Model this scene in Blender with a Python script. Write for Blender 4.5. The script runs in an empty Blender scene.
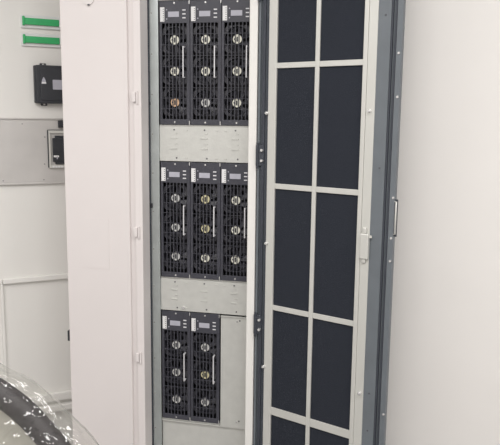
import bpy, bmesh, math, random
from mathutils import Vector, Matrix

random.seed(7)
SC = bpy.context.scene
COL = SC.collection

# ------------------------------------------------------------------ camera
F, PITCH, ROLL, YAW = 672.3129, .1547, .0121, .2163      # focal length in pixels of the 500 x 445 frame, radians
CAM = Vector((.8706, -2.3861, 1.55))
FW = Vector((-math.sin(YAW)*math.cos(PITCH), math.cos(YAW)*math.cos(PITCH), -math.sin(PITCH)))
RT0 = Vector((math.cos(YAW), math.sin(YAW), 0)); UP0 = RT0.cross(FW)
RT = RT0*math.cos(ROLL) + UP0*math.sin(ROLL)
UP = UP0*math.cos(ROLL) - RT0*math.sin(ROLL)
cd = bpy.data.cameras.new('camera'); cam = bpy.data.objects.new('camera', cd); COL.objects.link(cam)
cd.sensor_fit = 'HORIZONTAL'; cd.sensor_width = 36; cd.lens = 36*F/500; cd.clip_start = .02
cam.matrix_world = Matrix((( RT.x, UP.x, -FW.x, CAM.x), (RT.y, UP.y, -FW.y, CAM.y), (RT.z, UP.z, -FW.z, CAM.z), (0, 0, 0, 1)))
SC.camera = cam

def ray(x, y): return FW + RT*((x-250)/F) + UP*((222.5-y)/F)

# ------------------------------------------------------------------ light
w = bpy.data.worlds.new('world'); SC.world = w; w.use_nodes = True
w.node_tree.nodes['Background'].inputs[0].default_value = (.9, .95, 1, 1)
w.node_tree.nodes['Background'].inputs[1].default_value = .05
def ceiling_lamp(x, y, sx, sy, power, col=(1, .975, .965)):
    l = bpy.data.lights.new('ceiling_light', 'AREA'); l.shape = 'RECTANGLE'; l.size = sx; l.size_y = sy
    l.energy = power; l.color = col
    o = bpy.data.objects.new('ceiling_light', l); COL.objects.link(o); o.location = (x, y, 2.83)
for lx, ly in ((-.8, -1.65), (.8, -1.65), (2.4, -1.65), (-.8, -3.2), (.8, -3.2), (2.4, -3.2)):
    ceiling_lamp(lx, ly, 1.2, .3, 27)
SC.view_settings.view_transform = 'Standard'; SC.view_settings.look = 'None'
SC.cycles.transparent_max_bounces = 24
SC.view_settings.gamma = 1; SC.view_settings.use_curve_mapping = False
SC.view_settings.exposure = -0.24

# ------------------------------------------------------------------ materials
def mat(name, col, rough=.5, metal=0, noise=0, nscale=8, bump=0, bscale=200, spec=.5, stretch=None, coat=0):
    m = bpy.data.materials.new(name); m.use_nodes = True
    nt = m.node_tree; b = nt.nodes['Principled BSDF']
    b.inputs['Base Color'].default_value = (*col, 1); b.inputs['Roughness'].default_value = rough
    b.inputs['Metallic'].default_value = metal; b.inputs['Specular IOR Level'].default_value = spec
    b.inputs['Coat Weight'].default_value = coat
    tc = nt.nodes.new('ShaderNodeTexCoord'); mp = nt.nodes.new('ShaderNodeMapping')
    nt.links.new(tc.outputs['Object'], mp.inputs[0])
    if stretch: mp.inputs['Scale'].default_value = stretch
    if noise:
        n = nt.nodes.new('ShaderNodeTexNoise'); n.inputs['Scale'].default_value = nscale; n.inputs['Detail'].default_value = 5
        nt.links.new(mp.outputs[0], n.inputs['Vector'])
        r = nt.nodes.new('ShaderNodeValToRGB')
        r.color_ramp.elements[0].position = .3; r.color_ramp.elements[1].position = .7
        r.color_ramp.elements[0].color = (*[c*(1-noise) for c in col], 1)
        r.color_ramp.elements[1].color = (*[min(1, c*(1+noise)) for c in col], 1)
        nt.links.new(n.outputs['Fac'], r.inputs[0]); nt.links.new(r.outputs[0], b.inputs['Base Color'])
    if bump:
        n = nt.nodes.new('ShaderNodeTexNoise'); n.inputs['Scale'].default_value = bscale
        nt.links.new(mp.outputs[0], n.inputs['Vector'])
        bp = nt.nodes.new('ShaderNodeBump'); bp.inputs['Strength'].default_value = bump; bp.inputs['Distance'].default_value = .002
        nt.links.new(n.outputs['Fac'], bp.inputs['Height']); nt.links.new(bp.outputs[0], b.inputs['Normal'])
    return m
M = dict(
    white=mat('white_powder_coat', (.79, .745, .73), .38, noise=.012, nscale=3, bump=.05, bscale=350),
    white2=mat('neutral_white_coat', (.84, .82, .79), .35, noise=.012, nscale=3, bump=.05, bscale=350),
    white3=mat('white_panel_coat', (.82, .81, .775), .45, noise=.012, nscale=3),
    wall=mat('white_wall_paint', (.78, .76, .74), .7, noise=.02, nscale=4),
    ceil=mat('ceiling_white', (.82, .82, .80), .8, noise=.02, nscale=2),
    floor=mat('grey_floor', (.30, .295, .29), .45, noise=.08, nscale=5),
    galv=mat('galvanised_steel', (.66, .665, .63), .42, metal=.35, noise=.04, nscale=30, bump=.05, bscale=120),
    rail=mat('galvanised_rail', (.54, .585, .58), .38, metal=.75, noise=.06, nscale=22),
    slate=mat('slate_paint', (.150, .169, .186), .38, noise=.06, nscale=12),
    slate_dark=mat('rubber_gasket_and_shade', (.045, .052, .066), .6, noise=.08, nscale=20),
    alu=mat('aluminium_frame', (.66, .66, .62), .42, metal=.25, noise=.03, nscale=15, stretch=(1, 1, .2)),
    filt=mat('filter_foam', (.024, .028, .038), .85, noise=.06, nscale=260, bump=.5, bscale=500, spec=.25),
    face=mat('module_face', (.053, .054, .068), .45, noise=.05, nscale=30, bump=.05),
    black=mat('module_black', (.018, .018, .022), .5, noise=.1, nscale=30),
    fan=mat('fan_plastic', (.036, .036, .045), .4, noise=.1, nscale=30),
    label=mat('paper_label', (.80, .80, .80), .6, noise=.02, nscale=40),
    ink=mat('label_ink', (.10, .10, .11), .6),
    lcd=mat('display_window', (.46, .46, .52), .25, noise=.03, nscale=40),
    led=mat('indicator_print', (.74, .74, .76), .4),
    steel=mat('bright_steel', (.78, .78, .77), .25, metal=.6, noise=.02, nscale=30),
    handle=mat('satin_handle', (.80, .80, .82), .3, metal=.2, noise=.02, nscale=20),
    hub_a=mat('hub_sticker_cream', (.80, .79, .68), .5, noise=.05, nscale=90),
    hub_b=mat('hub_sticker_olive', (.66, .61, .38), .5, noise=.05, nscale=90),
    hub_c=mat('hub_sticker_grey', (.62, .62, .60), .5, noise=.05, nscale=90),
    hub_o=mat('hub_sticker_orange', (.68, .45, .28), .5, noise=.05, nscale=90),
    green=mat('green_plastic', (.035, .42, .14), .45, noise=.05, nscale=30),
    device=mat('device_black', (.030, .033, .040), .45, noise=.08, nscale=30),
    grey=mat('grey_sheet_metal', (.60, .585, .565), .42, metal=.2, noise=.05, nscale=9),
    cushion=mat('chair_black_leather', (.016, .012, .015), .5, noise=.2, nscale=25, bump=.3, bscale=120),
    mesh=mat('chair_pale_mesh', (.42, .41, .36), .7, noise=.06, nscale=60),
    chrome=mat('chair_metal', (.5, .5, .5), .25, metal=.9),
)
# clear plastic film: thin sheet, mostly see-through, glossy and a little milky
m = bpy.data.materials.new('clear_plastic_film'); m.use_nodes = True; nt = m.node_tree
out = nt.nodes['Material Output']; nt.nodes.remove(nt.nodes['Principled BSDF'])
tr = nt.nodes.new('ShaderNodeBsdfTransparent'); tr.inputs[0].default_value = (.97, .97, .96, 1)
df = nt.nodes.new('ShaderNodeBsdfTranslucent'); df.inputs[0].default_value = (.85, .85, .80, 1)
dd = nt.nodes.new('ShaderNodeBsdfDiffuse'); dd.inputs[0].default_value = (.85, .85, .80, 1)
gl = nt.nodes.new('ShaderNodeBsdfGlossy'); gl.inputs['Roughness'].default_value = .07
fr = nt.nodes.new('ShaderNodeLayerWeight'); fr.inputs['Blend'].default_value = .5
tc = nt.nodes.new('ShaderNodeTexCoord'); nz = nt.nodes.new('ShaderNodeTexNoise'); nz.noise_type = 'RIDGED_MULTIFRACTAL'; nz.inputs['Scale'].default_value = 10
nz.inputs['Detail'].default_value = 4; nz.inputs['Distortion'].default_value = .6
bp = nt.nodes.new('ShaderNodeBump'); bp.inputs['Strength'].default_value = 1; bp.inputs['Distance'].default_value = .011
nt.links.new(tc.outputs['Object'], nz.inputs['Vector']); nt.links.new(nz.outputs['Fac'], bp.inputs['Height'])
for s in (gl, fr): nt.links.new(bp.outputs[0], s.inputs['Normal'])
mdd = nt.nodes.new('ShaderNodeMixShader'); mdd.inputs[0].default_value = .5
nt.links.new(df.outputs[0], mdd.inputs[1]); nt.links.new(dd.outputs[0], mdd.inputs[2])
mk = nt.nodes.new('ShaderNodeMath'); mk.operation = 'MULTIPLY_ADD'; mk.inputs[1].default_value = .45; mk.inputs[2].default_value = .045
lw = nt.nodes.new('ShaderNodeLayerWeight'); lw.inputs['Blend'].default_value = .5; pm = nt.nodes.new('ShaderNodeMath'); pm.operation = 'POWER'; pm.inputs[1].default_value = 3
nt.links.new(lw.outputs['Facing'], pm.inputs[0]); nt.links.new(pm.outputs[0], mk.inputs[0])
mx = nt.nodes.new('ShaderNodeMixShader'); nt.links.new(mk.outputs[0], mx.inputs[0])
nt.links.new(tr.outputs[0], mx.inputs[1]); nt.links.new(mdd.outputs[0], mx.inputs[2])
pw = nt.nodes.new('ShaderNodeMath'); pw.operation = 'POWER'; pw.inputs[1].default_value = 4; nt.links.new(fr.outputs['Facing'], pw.inputs[0])
ma = nt.nodes.new('ShaderNodeMath'); ma.operation = 'MULTIPLY_ADD'; ma.inputs[1].default_value = .45; ma.inputs[2].default_value = .07
nt.links.new(pw.outputs[0], ma.inputs[0])
mx2 = nt.nodes.new('ShaderNodeMixShader'); nt.links.new(ma.outputs[0], mx2.inputs[0])
nt.links.new(mx.outputs[0], mx2.inputs[1]); nt.links.new(gl.outputs[0], mx2.inputs[2])
nt.links.new(mx2.outputs[0], out.inputs[0]); M['film'] = m

# ------------------------------------------------------------------ helpers
class MB:
    def __init__(s): s.bm = bmesh.new()
    def box(s, x0, x1, y0, y1, z0, z1, bev=0, seg=2):
        r = bmesh.ops.create_cube(s.bm, size=1)
        vs = r['verts']
        for v in vs:
            v.co = Vector((x0+(v.co.x+.5)*(x1-x0), y0+(v.co.y+.5)*(y1-y0), z0+(v.co.z+.5)*(z1-z0)))
        if bev:
            es = {e for v in vs for e in v.link_edges}
            bmesh.ops.bevel(s.bm, geom=list(es), offset=bev, segments=seg, affect='EDGES', profile=.5)
        return s
    def cyl(s, p, axis, r, h, n=16, r2=None):          # p = centre of the first end, along axis
        a = Vector(axis).normalized(); q = Vector((0, 0, 1)).rotation_difference(a).to_matrix().to_4x4()
        bmesh.ops.create_cone(s.bm, cap_ends=True, segments=n, radius1=r, radius2=r if r2 is None else r2, depth=h,
                              matrix=Matrix.Translation(Vector(p)+a*h/2) @ q)
        return s
    def tube(s, pts, r, n=8):
        pts = [Vector(p) for p in pts]; rings = []
        for i, p in enumerate(pts):
            t = (pts[min(i+1, len(pts)-1)]-pts[max(i-1, 0)]).normalized()
            a = t.orthogonal().normalized() if i == 0 else (a0 - t*a0.dot(t)).normalized()
            a0 = a; b = t.cross(a)
            rings.append([s.bm.verts.new(p+(a*math.cos(k*2*math.pi/n)+b*math.sin(k*2*math.pi/n))*r) for k in range(n)])
        for A, B in zip(rings, rings[1:]):
            for k in range(n): s.bm.faces.new((A[k], A[(k+1) % n], B[(k+1) % n], B[k]))
        s.bm.faces.new(rings[0][::-1]); s.bm.faces.new(rings[-1])
        return s
    def prism(s, pts, y0, y1):                          # outline in x,z
        A = [s.bm.verts.new((x, y0, z)) for x, z in pts]; B = [s.bm.verts.new((x, y1, z)) for x, z in pts]
        n = len(pts)
        s.bm.faces.new(A); s.bm.faces.new(B[::-1])
        for k in range(n): s.bm.faces.new((A[(k+1) % n], A[k], B[k], B[(k+1) % n]))
        return s
    def mesh(s, name, m, smooth=False):
        bmesh.ops.recalc_face_normals(s.bm, faces=s.bm.faces)
        me = bpy.data.meshes.new(name); s.bm.to_mesh(me); s.bm.free()
        me.materials.append(M[m])
        if smooth:
            for p in me.polygons: p.use_smooth = True
        return me
    def build(s, name, m, parent=None, smooth=False, loc=None, label=None):
        return put(name, s.mesh(name, m, smooth), parent, loc, label)
def put(name, me, parent=None, loc=None, label=None):
    o = bpy.data.objects.new(name, me); COL.objects.link(o); o.parent = parent
    if loc is not None: o.location = loc
    if label: o['label'] = label
    return o
def tag(o, label, cat, group=None):
    o['label'] = label; o['category'] = cat
    if group: o['group'] = group
    return o
def thing(name, label, cat, loc=(0, 0, 0), rz=0, group=None):
    o = bpy.data.objects.new(name, None); COL.objects.link(o); o.location = loc; o.rotation_euler.z = rz
    o.empty_display_size = .05
    return tag(o, label, cat, group)
def struct(name, mb, m):
    o = mb.build(name, m); o['kind'] = 'structure'; return o

# ------------------------------------------------------------------ room shell
struct('floor', MB().box(-2.4, 3.6, -4.6, 1.3, -.1, 0), 'floor')
struct('ceiling', MB().box(-2.4, 3.6, -4.6, 1.3, 2.85, 2.95), 'ceil')
struct('wall_back', MB().box(-2.4, 3.6, 1.3, 1.4, 0, 2.85), 'wall')
struct('wall_left', MB().box(-2.5, -2.4, -4.6, 1.3, 0, 2.85), 'wall')
struct('wall_right', MB().box(3.6, 3.7, -4.6, 1.3, 0, 2.85), 'wall')
struct('wall_front', MB().box(-2.4, 3.6, -4.7, -4.6, 0, 2.85), 'wall')

# ------------------------------------------------------------------ power cabinet
YF = -.08                                   # front plane of the cabinet
W, H = .1168, .440                          # pitch and height of one power module
ROW = (1.5212, .9440, .3695)                # bottom of each row of modules
XL, XP = -.350, -.047                       # left side of the cabinet, partition beside the module bay
cab = thing('power_cabinet', 'tall white power cabinet holding rows of black modules, its filter door swung open', 'cabinet')
TOP = 2.14
def part(name, m, *boxes, parent=cab, bev=0, label=None):
    mb = MB()
    for b in boxes: mb.box(*b, bev=bev)
    return mb.build(name, m, parent, label=label)
part('plinth', 'slate', (XL+.01, .38, -.06, .5, 0, .06))
part('bottom_panel', 'white', (XL, .384, -.056, .52, .06, .075))
part('top_panel', 'white', (XL, .384, -.08, .52, TOP-.02, TOP))
part('side_panel', 'white', (XL, XL+.004, -.058, .52, .075, TOP-.02))
part('side_panel', 'white', (.380, .384, -.056, .52, .075, TOP-.02))
part('back_panel', 'white', (XL+.004, .380, .516, .52, .075, TOP-.02))
part('partition', 'galv', (XP-.003, XP, -.04, .516, .075, TOP-.02))
# stiles and rails of the front frame (folded sheet: face + returns)
part('front_stile', 'white', (-.071, -.041, YF, YF+.036, .075, TOP-.02), bev=.003)
part('jamb', 'white', (-.0455, -.0415, YF+.034, -.006, .075, TOP-.02))
part('groove', 'white', (-.092, -.0705, -.068, -.05, .075, TOP-.02))
part('front_stile', 'white3', (.3535, .3835, YF, YF+.03, .075, TOP-.02), bev=.004)
part('jamb', 'white', (.3560, .3600, YF+.028, -.002, .075, TOP-.02))
part('sill', 'white', (-.041, .3535, YF, YF+.03, .075, .15), bev=.003)
part('head_rail', 'white', (-.041, .3535, YF, YF+.03, 2.05, TOP-.02), bev=.003)
# closed narrow side door on the left
sd = part('side_door', 'white', (XL, -.092, YF, -.06, .078, TOP-.022), bev=.004, label='plain closed narrow white door left of the module bay')
for z in (1.618, 1.127, .643, .2):
    h = MB().box(-.074, -.060, YF-.009, YF, z-.018, z+.018, .003).box(-.0585, -.052, YF-.006, YF, z-.026, z+.022, .002)
    h.build('hinge', 'white', sd)
part('sticker', 'white', (-.292, -.176, YF-.0012, YF, .979, 1.171), parent=sd, label='faint blank rectangular plate')
lk = MB().cyl((-.236, YF, 1.962), (0, -1, 0), .022, .004, 20).build('lock', 'white', sd)
part('keyhole', 'ink', (-.237, -.230, YF-.0065, YF-.0035, 1.938, 1.943), parent=sd)
part('catch', 'device', (XL-.018, XL, -.06, -.04, .675, .716), label='small black catch on the cabinet side')

# galvanised mounting rails beside the modules
part('gap_shade', 'slate_dark', (-.0415, -.0368, -.008, -.003, .08, 2.05))  # dark strip standing in for the shaded gap between jamb and rail
for x0, x1 in ((-.0368, -.003), (.3515, .3800)):
    r = part('mounting_rail', 'rail', (x0, x1, -.002, .002, .075, TOP-.02), (x0, x0+.003, .002, .03, .075, TOP-.02))
    for k in range(14):
        z = .18+k*.145
        MB().cyl((x0+.008, -.002, z), (0, -1, 0), .0026, .0015, 10).build('screw', 'steel', r)
part('cable_grommet', 'device', (-.0412, -.030, -.008, -.002, 1.208, 1.226), bev=.002)
for z in (1.598,): part('cable_grommet', 'device', (-.0405, -.035, -.006, -.002, z-.006, z+.006), bev=.001)

# horizontal shelves carrying the modules
for z in ROW:
    part('shelf', 'galv', (-.003, .3500, .006, .5, z-.006, z-.001))
# galvanised blanking panels between the rows
slot_me = MB().box(-.013, .013, -.0030, 0, -.0013, .0013).mesh('slot', 'galv')
slot_sm = MB().box(-.005, .005, -.0025, 0, -.0013, .0013).mesh('slot', 'galv')
screw_dk = MB().cyl((0, 0, 0), (0, -1, 0), .0028, .002, 10).mesh('screw', 'ink')
screw_lt = MB().cyl((0, 0, 0), (0, -1, 0), .0032, .0025, 10).mesh('screw', 'steel')
def blank(z0, z1, y=.003, slots=True):
    p = part('blanking_panel', 'galv', (-.0025, .3505, y, y+.002, z0, z1))
    if slots:
        for k in range(3):
            u = (k+.5)*W
            for t in (.36, .66): put('slot', slot_me, p, (u-.006, y, z0+(z1-z0)*t))
            for t in (.5, .8): put('slot', slot_sm, p, (u+.002, y, z0+(z1-z0)*t))
            put('screw', screw_dk, p, (u-.004, y, z1-.012)); put('screw', screw_dk, p, (u+.005, y, z0+.012))
            put('slot', slot_sm, p, (u+.042-.084*(k == 2), y, z1-.014)); put('slot', slot_sm, p, (u+.042-.084*(k == 2), y, z0+.012))
    return p
blank(ROW[0]+H+.003, 2.05)
blank(ROW[1]+H+.003, ROW[0]-.0065)
p = blank(ROW[2]+H+.003, ROW[1]-.0065)
put('screw', MB().cyl((0, 0, 0), (0, -1, 0), .006, .004, 12).mesh('screw', 'steel'), p, (.088, .003, .826))
cv = part('cover_plate', 'galv', (2*W+.0045, .3505, -.001, .003, .362, ROW[2]+H-.002), label='plain metal cover plate in the empty third slot of the bottom row')
part('fold', 'galv', (2*W+.0045, .3505, -.006, -.001, ROW[2]+H-.005, ROW[2]+H-.002), parent=cv)
for z in (.788, .386): put('screw', screw_lt, cv, (.302, -.001, z)); put('screw', screw_dk, cv, (.312, -.001, z+.004))
lp = part('lower_panel', 'galv', (-.0025, .3505, .008, .010, .15, .362), label='plain metal panel below the bottom row of modules')
part('fold', 'galv', (-.0025, .3505, -.0005, .010, .359, .3625), parent=lp)

# open filter door, hinged at the right stile (local x runs along the door, -y faces the room)
A = .3933
D0, D1, DE = .07, .388, .512
pan = MB()
pan.box(-.004, DE-.006, .0155, .020, .10, 2.10)                                  # outer skin
pan.box(-.004, .004, -.004, .016, .10, 2.10, .001)                         # hinge-side flange
pan.box(.004, .040, .004, .016, .10, 2.10)                                 # channel floor
pan.box(.424, .474, -.001, .016, .10, 2.10, .0015)                         # wide inner face, latch side
pan.box(.474, .494, .005, .016, .10, 2.10)
pan.box(.494, DE, -.004, .014, .10, 2.10, .002)                            # free-edge flange
pan.box(.04, .43, .004, .016, 2.05, 2.10).box(.04, .43, .004, .016, .10, .15)
door = pan.build('filter_door', 'slate', cab, label='slate grey inside of the open door with a framed black filter')
door.location = (.392, -.08, 0); door.rotation_euler.z = -A
def dsub(name, m, *boxes, bev=0, label=None): return part(name, m, *boxes, parent=door, bev=bev, label=label)
dsub('gasket', 'slate_dark', (.010, .0235, -.003, .004, .105, 2.095), bev=.002)
dsub('gasket', 'slate_dark', (.028, .0375, -.001, .004, .105, 2.095), bev=.002)
dsub('gasket', 'slate_dark', (.4750, .4805, -.002, .005, .105, 2.095), bev=.0015)
dsub('gasket', 'slate_dark', (.4865, .4930, -.002, .005, .105, 2.095), bev=.0015)
dsub('filter_frame', 'alu', (.038, D0, -.004, .004, .13, 2.07), bev=.0015)
dsub('filter_frame', 'alu', (D1, .4025, -.006, .004, .13, 2.07), bev=.0015)
dsub('filter_frame', 'alu', (.4030, .4325, -.004, .004, .13, 2.07), bev=.0015)
dsub('filter_frame', 'alu', (D0, D1, -.004, .004, 2.04, 2.07), bev=.0015)
dsub('filter_frame', 'alu', (D0, D1, -.004, .004, .13, .16), bev=.0015)
dsub('frame_bar', 'alu', (.2175, .2330, -.003, .003, .16, 2.04), bev=.0012)
BAR = ((1.7238, .009), (1.3177, .0092), (.8849, .0092), (.4967, .0145))
for z, hh in BAR: dsub('frame_bar', 'alu', (D0, .2175, -.003, .003, z-hh, z+hh), bev=.0012); dsub('frame_bar', 'alu', (.2330, D1, -.003, .003, z-hh, z+hh), bev=.0012)
zs = [2.04] + [z for z, _ in BAR] + [.16]
for za, zb in zip(zs, zs[1:]):
    for x0, x1 in ((D0, .2175), (.2330, D1)):
        dsub('filter_pane', 'filt', (x0, x1, .003, .012, zb, za))
knob = MB().cyl((0, 0, 0), (0, -1, 0), .0055, .006, 12).cyl((0, -.006, 0), (0, -1, 0), .0035, .005, 10).mesh('screw', 'steel')
dot = MB().cyl((0, 0, 0), (0, -1, 0), .0045, .003, 12, .0035).mesh('screw', 'steel')
for d, z in ((.036, 1.566), (.042, 1.114), (.038, .659), (.416, 1.575), (.420, .654)): put('screw', knob, door, (d, -.004, z))
for d, z in ((.506, 1.617), (.504, 1.746), (.507, 1.311), (.506, 1.184), (.506, 1.111), (.507, .603)): put('screw', dot, door, (d, -.004, z))
for d, z in ((.452, .66), (.452, .53), (.456, 1.40), (.456, 1.86)): put('screw', screw_dk, door, (d, -.001, z))
lt = MB().box(.405, .434, -.016, -.004, 1.108, 1.190, .003).box(.411, .424, -.012, -.004, 1.190, 1.210, .003).box(.411, .424, -.012, -.004, 1.094, 1.108, .003)
lt.box(.434, .443, -.010, -.007, 1.178, 1.186).build('latch', 'alu', door, label='pale metal latch block on the filter frame')
lt = MB().tube([(DE-.001, -.001, 1.300), (DE+.006, -.005, 1.298), (DE+.006, -.006, 1.25), (DE+.006, -.005, 1.198), (DE-.001, -.001, 1.196)], .0022)
lt.build('lock_rod', 'alu', door, smooth=True, label='thin bright vertical rod on the free edge of the door')
dsub('lock_rod_shadow', 'slate_dark', (DE, DE+.0095, -.0005, .0015, 1.300, 1.306), (DE, DE+.0095, -.0005, .0015, 1.190, 1.196), (DE+.0080, DE+.0095, -.0030, .0015, 1.190, 1.306))  # dark bars added to draw the shadow line right of the rod
# hinges between stile and door
for z in (1.98, 1.420, .812, .30):
    h = MB().box(.3835, .4120, -.0905, -.083, z-.036, z+.036, .002).cyl((.390, -.090, z-.045), (0, 0, 1), .004, .09, 10).build('door_hinge', 'slate_dark', cab)
    for s in (-1, 1):
        MB().cyl((.4070, -.090, z+s*.018), (-.25, -1, .1), .0048, .010, 10).build('bolt', 'steel', h)

# ------------------------------------------------------------------ power modules
def make_module():
    t = thing('power_module', '', 'power module')
    x0, x1 = .001, W-.001
    fx = (x0+x1)/2
    g0, g1 = .0105, W-.0125                      # grille span
    zt, zb = H-.078, .020                        # grille top and bottom
    MB().box(x0+.002, x1-.002, .045, .43, .003, H-.003).box(x0+.002, x0+.004, .004, .045, .003, H-.003)\
        .box(x1-.004, x1-.002, .004, .045, .003, H-.003).box(x0+.004, x1-.004, .004, .045, .003, .005)\
        .box(x0+.004, x1-.004, .004, .045, H-.005, H-.003).build('body', 'black', t)
    fp = MB()
    fp.box(x0, x1, 0, .004, zt, H, .0006).box(x0, x1, 0, .004, 0, zb, .0006)
    fp.box(x0, g0, 0, .004, zb, zt).box(g1, x1, 0, .004, zb, zt)
    fp.build('face_plate', 'face', t)
    gr = MB()
    n = 7; pit = (g1-g0)/n
    for k in range(1, n): gr.box(g0+k*pit-.0016, g0+k*pit+.0016, .0005, .0035, zb, zt)
    m_ = 9
    for k in range(1, m_):
        z = zb+(zt-zb)*k/m_
        gr.box(g0, g1, .0002, .0032, z-.0009, z+.0009)
    gr.build('grille', 'face', t)
    for i, v in enumerate((.136, .247, .359)):
        c = ((g0+g1)/2, 0, H-v)
        fm = MB()
        # square fan housing with round opening
        N = 24; R = .046; S = .0475
        ring = []
        for k in range(N):
            a = 2*math.pi*(k+.5)/N; ca, sa = math.cos(a), math.sin(a); q = S/max(abs(ca), abs(sa))
            ring.append(((ca*R, sa*R), (ca*q, sa*q)))
        vi = [fm.bm.verts.new((a[0], .008, a[1])) for a, b in ring]; vo = [fm.bm.verts.new((b[0], .008, b[1])) for a, b in ring]
        vd = [fm.bm.verts.new((a[0], .030, a[1])) for a, b in ring]
        for k in range(N):
            j = (k+1) % N
            fm.bm.faces.new((vi[k], vi[j], vo[j], vo[k])); fm.bm.faces.new((vi[j], vi[k], vd[k], vd[j]))
        for k in range(7):
            a = 2*math.pi*k/7+.3*i
            P = [(math.cos(a+da)*r, y, math.sin(a+da)*r) for r, da, y in ((.014, 0, .012), (.044, .18, .012), (.044, .75, .024), (.014, .6, .024))]
            fm.bm.faces.new([fm.bm.verts.new(p_) for p_ in P])
        fm.cyl((0, .030, 0), (0, -1, 0), .017, .022, 20)
        f = fm.build('fan', 'fan', t, loc=c)
        hb = MB().cyl((0, .0078, 0), (0, -1, 0), .0162, .0030, 20).build('hub_sticker', 'hub_a', f)
        MB().box(-.0028, .0024, .0040, .0047, -.009, .008).box(-.012, -.008, .0040, .0047, -.003, .003).build('hub_print', 'device', f)
    lb = MB().box(.0046, .0208, -.0012, 0, H-.072, H-.022).build('label', 'label', t)
    pk = MB()
    for k in range(6): pk.box(.0155, .0185, -.0016, -.0011, H-.068+k*.0075, H-.065+k*.0075)
    pk.build('print', 'ink', lb)
    MB().box(.0345, .0760, -.0015, 0, H-.0565, H-.0375, .0006).build('display', 'lcd', t)
    for k in range(3):
        z = H-.033-.0135*k
        MB().box(.0885, .101, -.0015, 0, z-.0021, z+.0021, .0005).build('indicator', 'led', t)
    for z in (H-.031, H-.063): MB().cyl((.0295, 0, z), (0, -1, 0), .0022, .0015, 10).build('button', 'lcd', t)
    h = MB().box(.0945, .0987, -.020, -.016, H-.272, H-.160, .0012).box(.0945, .0987, -.017, 0, H-.272, H-.267).box(.0945, .0987, -.017, 0, H-.165, H-.160)
    h.build('handle', 'handle', t)
    for z in (.009, H-.008): MB().cyl((fx, 0, z), (0, -1, 0), .0032, .0025, 10).build('screw', 'steel', t)
    MB().box(x1-.0030, x1, -.0010, 0, .000, .014).box(x1-.0030, x1, -.0010, 0, H-.012, H).build('edge_clip', 'steel', t)
    return t
def copy_tree(o, parent=None):
    c = o.copy(); COL.objects.link(c); c.parent = parent
    for ch in list(o.children): copy_tree(ch, c)
    return c
proto = make_module()
LABEL = {}
for r, rn in enumerate(('top', 'middle', 'bottom')):
    for k in range(3 if r < 2 else 2):
        LABEL[r, k] = ('black three-fan power module, %s of the %s in the %s row' % (
            (('leftmost', 'middle one', 'rightmost')[k], 'three', rn) if r < 2 else (('left one', 'right one')[k], 'two', rn)))
HUB = {(0, 0): 'aao', (0, 1): 'aac', (0, 2): 'aaa', (1, 0): 'ccc', (1, 1): 'bba', (1, 2): 'aaa', (2, 0): 'ccc', (2, 1): 'cbc'}
mods = []
for i, (r, k) in enumerate(sorted(LABEL)):
    mods.append((r, k, proto if i == 0 else copy_tree(proto)))
for r, k, o in mods:
    o.location = (k*W, 0, ROW[r]); o['label'] = LABEL[r, k]; o['group'] = 'power modules in the cabinet'
    fans = sorted([c for c in o.children if c.name.startswith('fan')], key=lambda c: -c.location.z)
    for f, h in zip(fans, HUB[r, k]):
        for s in f.children:
            if s.name.startswith('hub_sticker'):
                s.material_slots[0].link = 'OBJECT'; s.material_slots[0].material = M['hub_'+h]

# ------------------------------------------------------------------ neighbouring cabinet on the right
nb = thing('neighbour_cabinet', 'wide plain white cabinet front behind the open filter door', 'cabinet', (.85, .24, 0))
def npart(name, m, x0, x1, y0, y1, z0, z1, bev=0): return MB().box(x0-.85, x1-.85, y0-.24, y1-.24, z0, z1, bev).build(name, m, nb)
npart('plinth', 'slate', .42, 1.44, .0, .5, 0, .06)
npart('body', 'white2', .404, 1.45, -.008, .52, .06, TOP, .002)
npart('front_door', 'white2', .410, 1.44, -.030, -.009, .075, TOP-.015, .004)

# ------------------------------------------------------------------ slanted white equipment panel on the far left
DEG = math.radians(52)
UX = Vector((math.sin(DEG), math.cos(DEG), 0))
def panel_thing(name, label, cat, s, z, depth=.001):
    # local x runs along the panel to the right, -y faces the room
    p = Vector((-.5495, .30, 0)) + UX*s + Vector((0, 0, z)) - Vector((-UX.y, UX.x, 0))*depth
    return thing(name, label, cat, p, math.atan2(UX.y, UX.x))
ep = panel_thing('equipment_panel', 'white equipment panel with a stiffening ledge left of the power cabinet', 'panel', 0, 0, 0)
def epart(name, m, *boxes, bev=0, label=None, parent=ep): return part(name, m, *boxes, parent=parent, bev=bev, label=label)
epart('panel', 'white3', (-.75, .14, 0, .02, .0, 2.3), label='flat white sheet of the equipment panel')
epart('ledge', 'white3', (-.275, .14, -.016, 0, .832, .856), bev=.004)
epart('ledge', 'white3', (-.75, -.277, -.010, 0, .832, .850), bev=.003)
epart('edge_fold', 'white3', (-.285, -.274, -.012, 0, .28, .832), bev=.003)
epart('ledge', 'white3', (-.75, .14, -.022, 0, .272, .310), bev=.004)
epart('ledge', 'white3', (-.75, .14, -.030, 0, .225, .255), bev=.004)

def strip(label, z):
    t = panel_thing('terminal_strip', label, 'terminal strip', -.150, z)
    part('carrier', 'label', (-.010, .165, -.008, 0, -.026, .026), parent=t, bev=.002)
    part('rail', 'green', (0, .143, -.018, -.008, -.0135, .0135), parent=t, bev=.003)
    part('end_cap', 'green', (-.004, .005, -.021, -.008, -.017, .020), parent=t, bev=.002)
    part('end_cap', 'label', (.1435, .150, -.020, -.008, -.017, .017), parent=t, bev=.002)
    return t
strip('upper green strip on a white carrier on the far left panel', 1.931)
strip('lower green strip on a white carrier, above the black box', 1.858)

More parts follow.
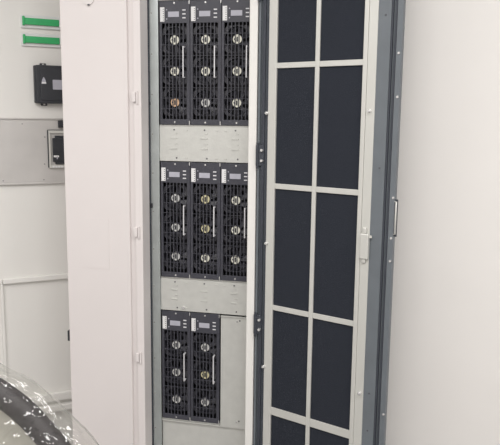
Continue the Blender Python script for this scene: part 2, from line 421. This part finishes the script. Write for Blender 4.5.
bx = panel_thing('black_device', 'flat black box with a white triangle mark on the left panel', 'electrical box', -.117, 1.599)
part('housing', 'device', (.006, .150, -.034, 0, 0, .157), parent=bx, bev=.004)
part('side_rib', 'device', (0, .018, -.026, 0, .002, .155), parent=bx, bev=.002)
part('lid', 'device', (.022, .146, -.038, -.033, .012, .145), parent=bx, bev=.002)
for z0, z1 in ((-.010, .002), (.155, .166)):
    e = part('mounting_ear', 'device', (.026, .052, -.012, 0, z0, z1), parent=bx, bev=.003)
    MB().cyl((.039, -.012, (z0+z1)/2), (0, -1, 0), .004, .002, 10).build('screw', 'steel', e)
tri = MB().prism([(.026, .080), (.046, .080), (.043, .096), (.036, .109), (.029, .096)], -.039, -.0378).build('triangle_mark', 'lcd', bx)
part('triangle_base', 'label', (.028, .045, -.0395, -.0385, .081, .088), parent=bx)
part('paper_label', 'lcd', (.072, .115, -.0395, -.0378, .058, .098), parent=bx, label='small pale label')
for z in (.016, .141): MB().cyl((.012, -.026, z), (0, -1, 0), .003, .002, 10).build('screw', 'steel', bx)

mp = panel_thing('metal_plate', 'wide grey sheet metal plate with a square cutout on the left panel', 'metal plate', -.30, 1.258)
W0 = .234; Z0 = .068; Z1 = .230
part('plate', 'grey', (-.30, W0, -.006, 0, 0, .280), (W0, .40, -.006, 0, 0, Z0), (W0, .40, -.006, 0, Z1, .280), parent=mp)
part('top_lip', 'grey', (-.30, .40, -.012, -.006, .274, .280), parent=mp, bev=.001)
part('bottom_lip', 'grey', (-.30, .40, -.012, -.006, 0, .006), parent=mp, bev=.001)
for x, z in ((.045, .018), (.13, .255), (.210, .018), (.22, .20), (.215, .085)): put('screw', screw_lt, mp, (x, -.006, z))
part('cable_clip', 'device', (.276, .300, -.018, -.006, .240, .270), parent=mp, bev=.003)
mt = panel_thing('panel_meter', 'black meter in a pale square bezel set into the grey plate', 'meter', -.066, 1.328, .008)
part('bezel', 'alu', (0, .008, -.010, 0, -.002, .158), (.008, .13, -.010, 0, -.002, .010), (.008, .13, -.010, 0, .146, .158), parent=mt, bev=.001)
part('bezel_edge', 'device', (-.002, .13, -.007, 0, .1585, .161), (-.004, -.0005, -.007, 0, .0, .158), parent=mt)
part('backing', 'grey', (.008, .13, -.002, 0, .010, .146), parent=mt)
part('meter_body', 'device', (.016, .12, -.014, -.002, .024, .126), parent=mt, bev=.002)
part('meter_corner', 'device', (.026, .12, -.012, -.002, .014, .136), parent=mt, bev=.002)
part('terminal', 'label', (.018, .040, -.017, -.014, .044, .052), parent=mt, bev=.001)
part('terminal', 'lcd', (.030, .035, -.017, -.014, .036, .050), parent=mt, bev=.001)
for k in range(4): part('tick', 'label', (.012+k*.012, .021+k*.012, -.013, -.010, -.001, .007), parent=mt)

# ------------------------------------------------------------------ wrapped chair in the near left corner
DEP = 1.1
cpx, cpy = -75, 500
cc = CAM + ray(cpx, cpy)*DEP                                    # middle of the chair back
ch = thing('wrapped_chair', 'black rounded chair back wrapped in crumpled clear plastic film', 'chair', (cc.x, cc.y, 0), YAW)
S = DEP/F
TILT = PITCH                                                    # the back leans away from the camera's line of sight
def loc(px, py, off=0):
    # the chair back is a plane that leans by TILT; x right, v up along the back, off towards the camera
    x, v = (px-cpx)*S, (cpy-py)*S
    return Vector((x, v*math.sin(TILT) - off*math.cos(TILT), cc.z + v*math.cos(TILT) + off*math.sin(TILT)))
half = [(-75, 349), (-35, 358), (0, 378), (28, 398), (50, 420), (71, 445), (90, 478), (101, 518), (103, 560), (94, 605), (66, 634), (0, 646), (-75, 648)]
filmh = [(-75, 336), (-35, 346), (0, 364), (33, 381), (56, 400), (78, 420), (99, 444), (117, 478), (128, 518), (130, 565), (120, 620), (84, 660), (0, 675), (-75, 678)]
def spline(pts, n):
    P = [Vector((a, b)) for a, b in pts]
    full = P + [Vector((-150-p.x, p.y)) for p in P[-2:0:-1]]
    N = len(full); o = []
    for i in range(N):
        a, b, c, d = full[i-1], full[i], full[(i+1) % N], full[(i+2) % N]
        for k in range(n):
            t = k/n
            o.append(.5*((2*b) + (c-a)*t + (2*a-5*b+4*c-d)*t*t + (3*b-a-3*c+d)*t**3))
    return o
O = spline(half, 5); cen = Vector((-75, 500)); n = len(O)
def inward(L, d):
    r = []
    for i in range(len(L)):
        t = (L[(i+1) % len(L)]-L[i-1]).normalized(); nn = Vector((-t.y, t.x))
        if nn.dot(cen-L[i]) < 0: nn = -nn
        r.append(L[i]+nn*d)
    return r
# padded rim: closed tube of oval section
rb = bmesh.new(); rings = []
for k in range(10):
    a = 2*math.pi*k/10
    L = inward(O, 12.5-12.5*math.cos(a)); rings.append([rb.verts.new(loc(p.x, p.y, .022*math.sin(a))) for p in L])
for k in range(10):
    for i in range(n): rb.faces.new((rings[k][i], rings[k][(i+1) % n], rings[(k+1) % 10][(i+1) % n], rings[(k+1) % 10][i]))
mb = MB(); mb.bm.free(); mb.bm = rb; mb.build('backrest_rim', 'cushion', ch, smooth=True)
# pale panel inside the rim
ib = bmesh.new(); L = inward(O, 16)
fr_ = [ib.verts.new(loc(p.x, p.y, .004)) for p in L]; bk = [ib.verts.new(loc(p.x, p.y, -.010)) for p in L]
cf = ib.verts.new(loc(-75, 500, .012)); cb = ib.verts.new(loc(-75, 500, -.018))
for i in range(n):
    j = (i+1) % n
    ib.faces.new((fr_[i], fr_[j], cf)); ib.faces.new((bk[j], bk[i], cb)); ib.faces.new((fr_[j], fr_[i], bk[i], bk[j]))
mb = MB(); mb.bm.free(); mb.bm = ib; mb.build('backrest_panel', 'mesh', ch, smooth=False)
# crumpled plastic bag over the back
fb = bmesh.new(); FO = spline(filmh, 12); nf = len(FO); rings = []
from mathutils import noise as mn
prof = [(0, 0), (.02, .018), (.05, .030), (.09, .036), (.14, .038), (.19, .040), (.24, .041), (.29, .042), (.34, .042), (.40, .042), (.48, .042), (.6, .042), (.8, .042)]
prof = [(a[0]+(b[0]-a[0])*k/3, a[1]+(b[1]-a[1])*k/3) for a, b in zip(prof, prof[1:]) for k in range(3)] + [prof[-1]]
prof = [(t, -h) for t, h in prof[:0:-1]] + prof
for t, h in prof:
    ring = []
    for i, p in enumerate(FO):
        q = p + (cen-p)*t
        sgn = 1 if h >= 0 else -1
        v3 = Vector((q.x*.02, q.y*.02, h*40))
        d = mn.noise(v3*1.1)*.014 + (abs(mn.noise(v3*2.6+Vector((3, 1, 0))))-.3)*.014 + (abs(mn.noise(v3*6+Vector((9, 1, 0))))-.3)*.006
        wob = mn.noise(Vector((i*.11, 0, 4)))*2.5
        ring.append(fb.verts.new(loc(q.x+wob*.6, q.y+wob, h + d*(.3 if t < .03 else 1))))
    rings.append(ring)
for A_, B_ in zip(rings, rings[1:]):
    for i in range(nf): fb.faces.new((A_[i], A_[(i+1) % nf], B_[(i+1) % nf], B_[i]))
fb.faces.new(rings[0]); fb.faces.new(rings[-1][::-1])
mb = MB(); mb.bm.free(); mb.bm = fb
mb.build('plastic_film', 'film', ch, smooth=True, label='crumpled clear plastic film')
# the rest of the chair, below the picture
MB().box(-.25, .25, .10, .56, .44, .52, .03).build('seat', 'cushion', ch)
bot = loc(-75, 640)
MB().tube([(0, .30, .43), (0, .08, .43), (0, bot.y-.03+.06, .52), (0, bot.y+.04, bot.z+.05)], .018).build('back_support', 'chrome', ch, smooth=True)
MB().cyl((0, .32, .09), (0, 0, 1), .028, .35, 16).build('gas_column', 'chrome', ch)
for k in range(5):
    a = 2*math.pi*k/5+.3
    l = MB().tube([(0, .32, .10), (math.cos(a)*.15, .32+math.sin(a)*.15, .09), (math.cos(a)*.28, .32+math.sin(a)*.28, .065)], .016).build('base_leg', 'cushion', ch, smooth=True)
    MB().cyl((math.cos(a)*.28-.012*math.sin(a), .32+math.sin(a)*.28+.012*math.cos(a), .0255), (math.sin(a), -math.cos(a), 0), .025, .024, 14).build('caster', 'device', l)
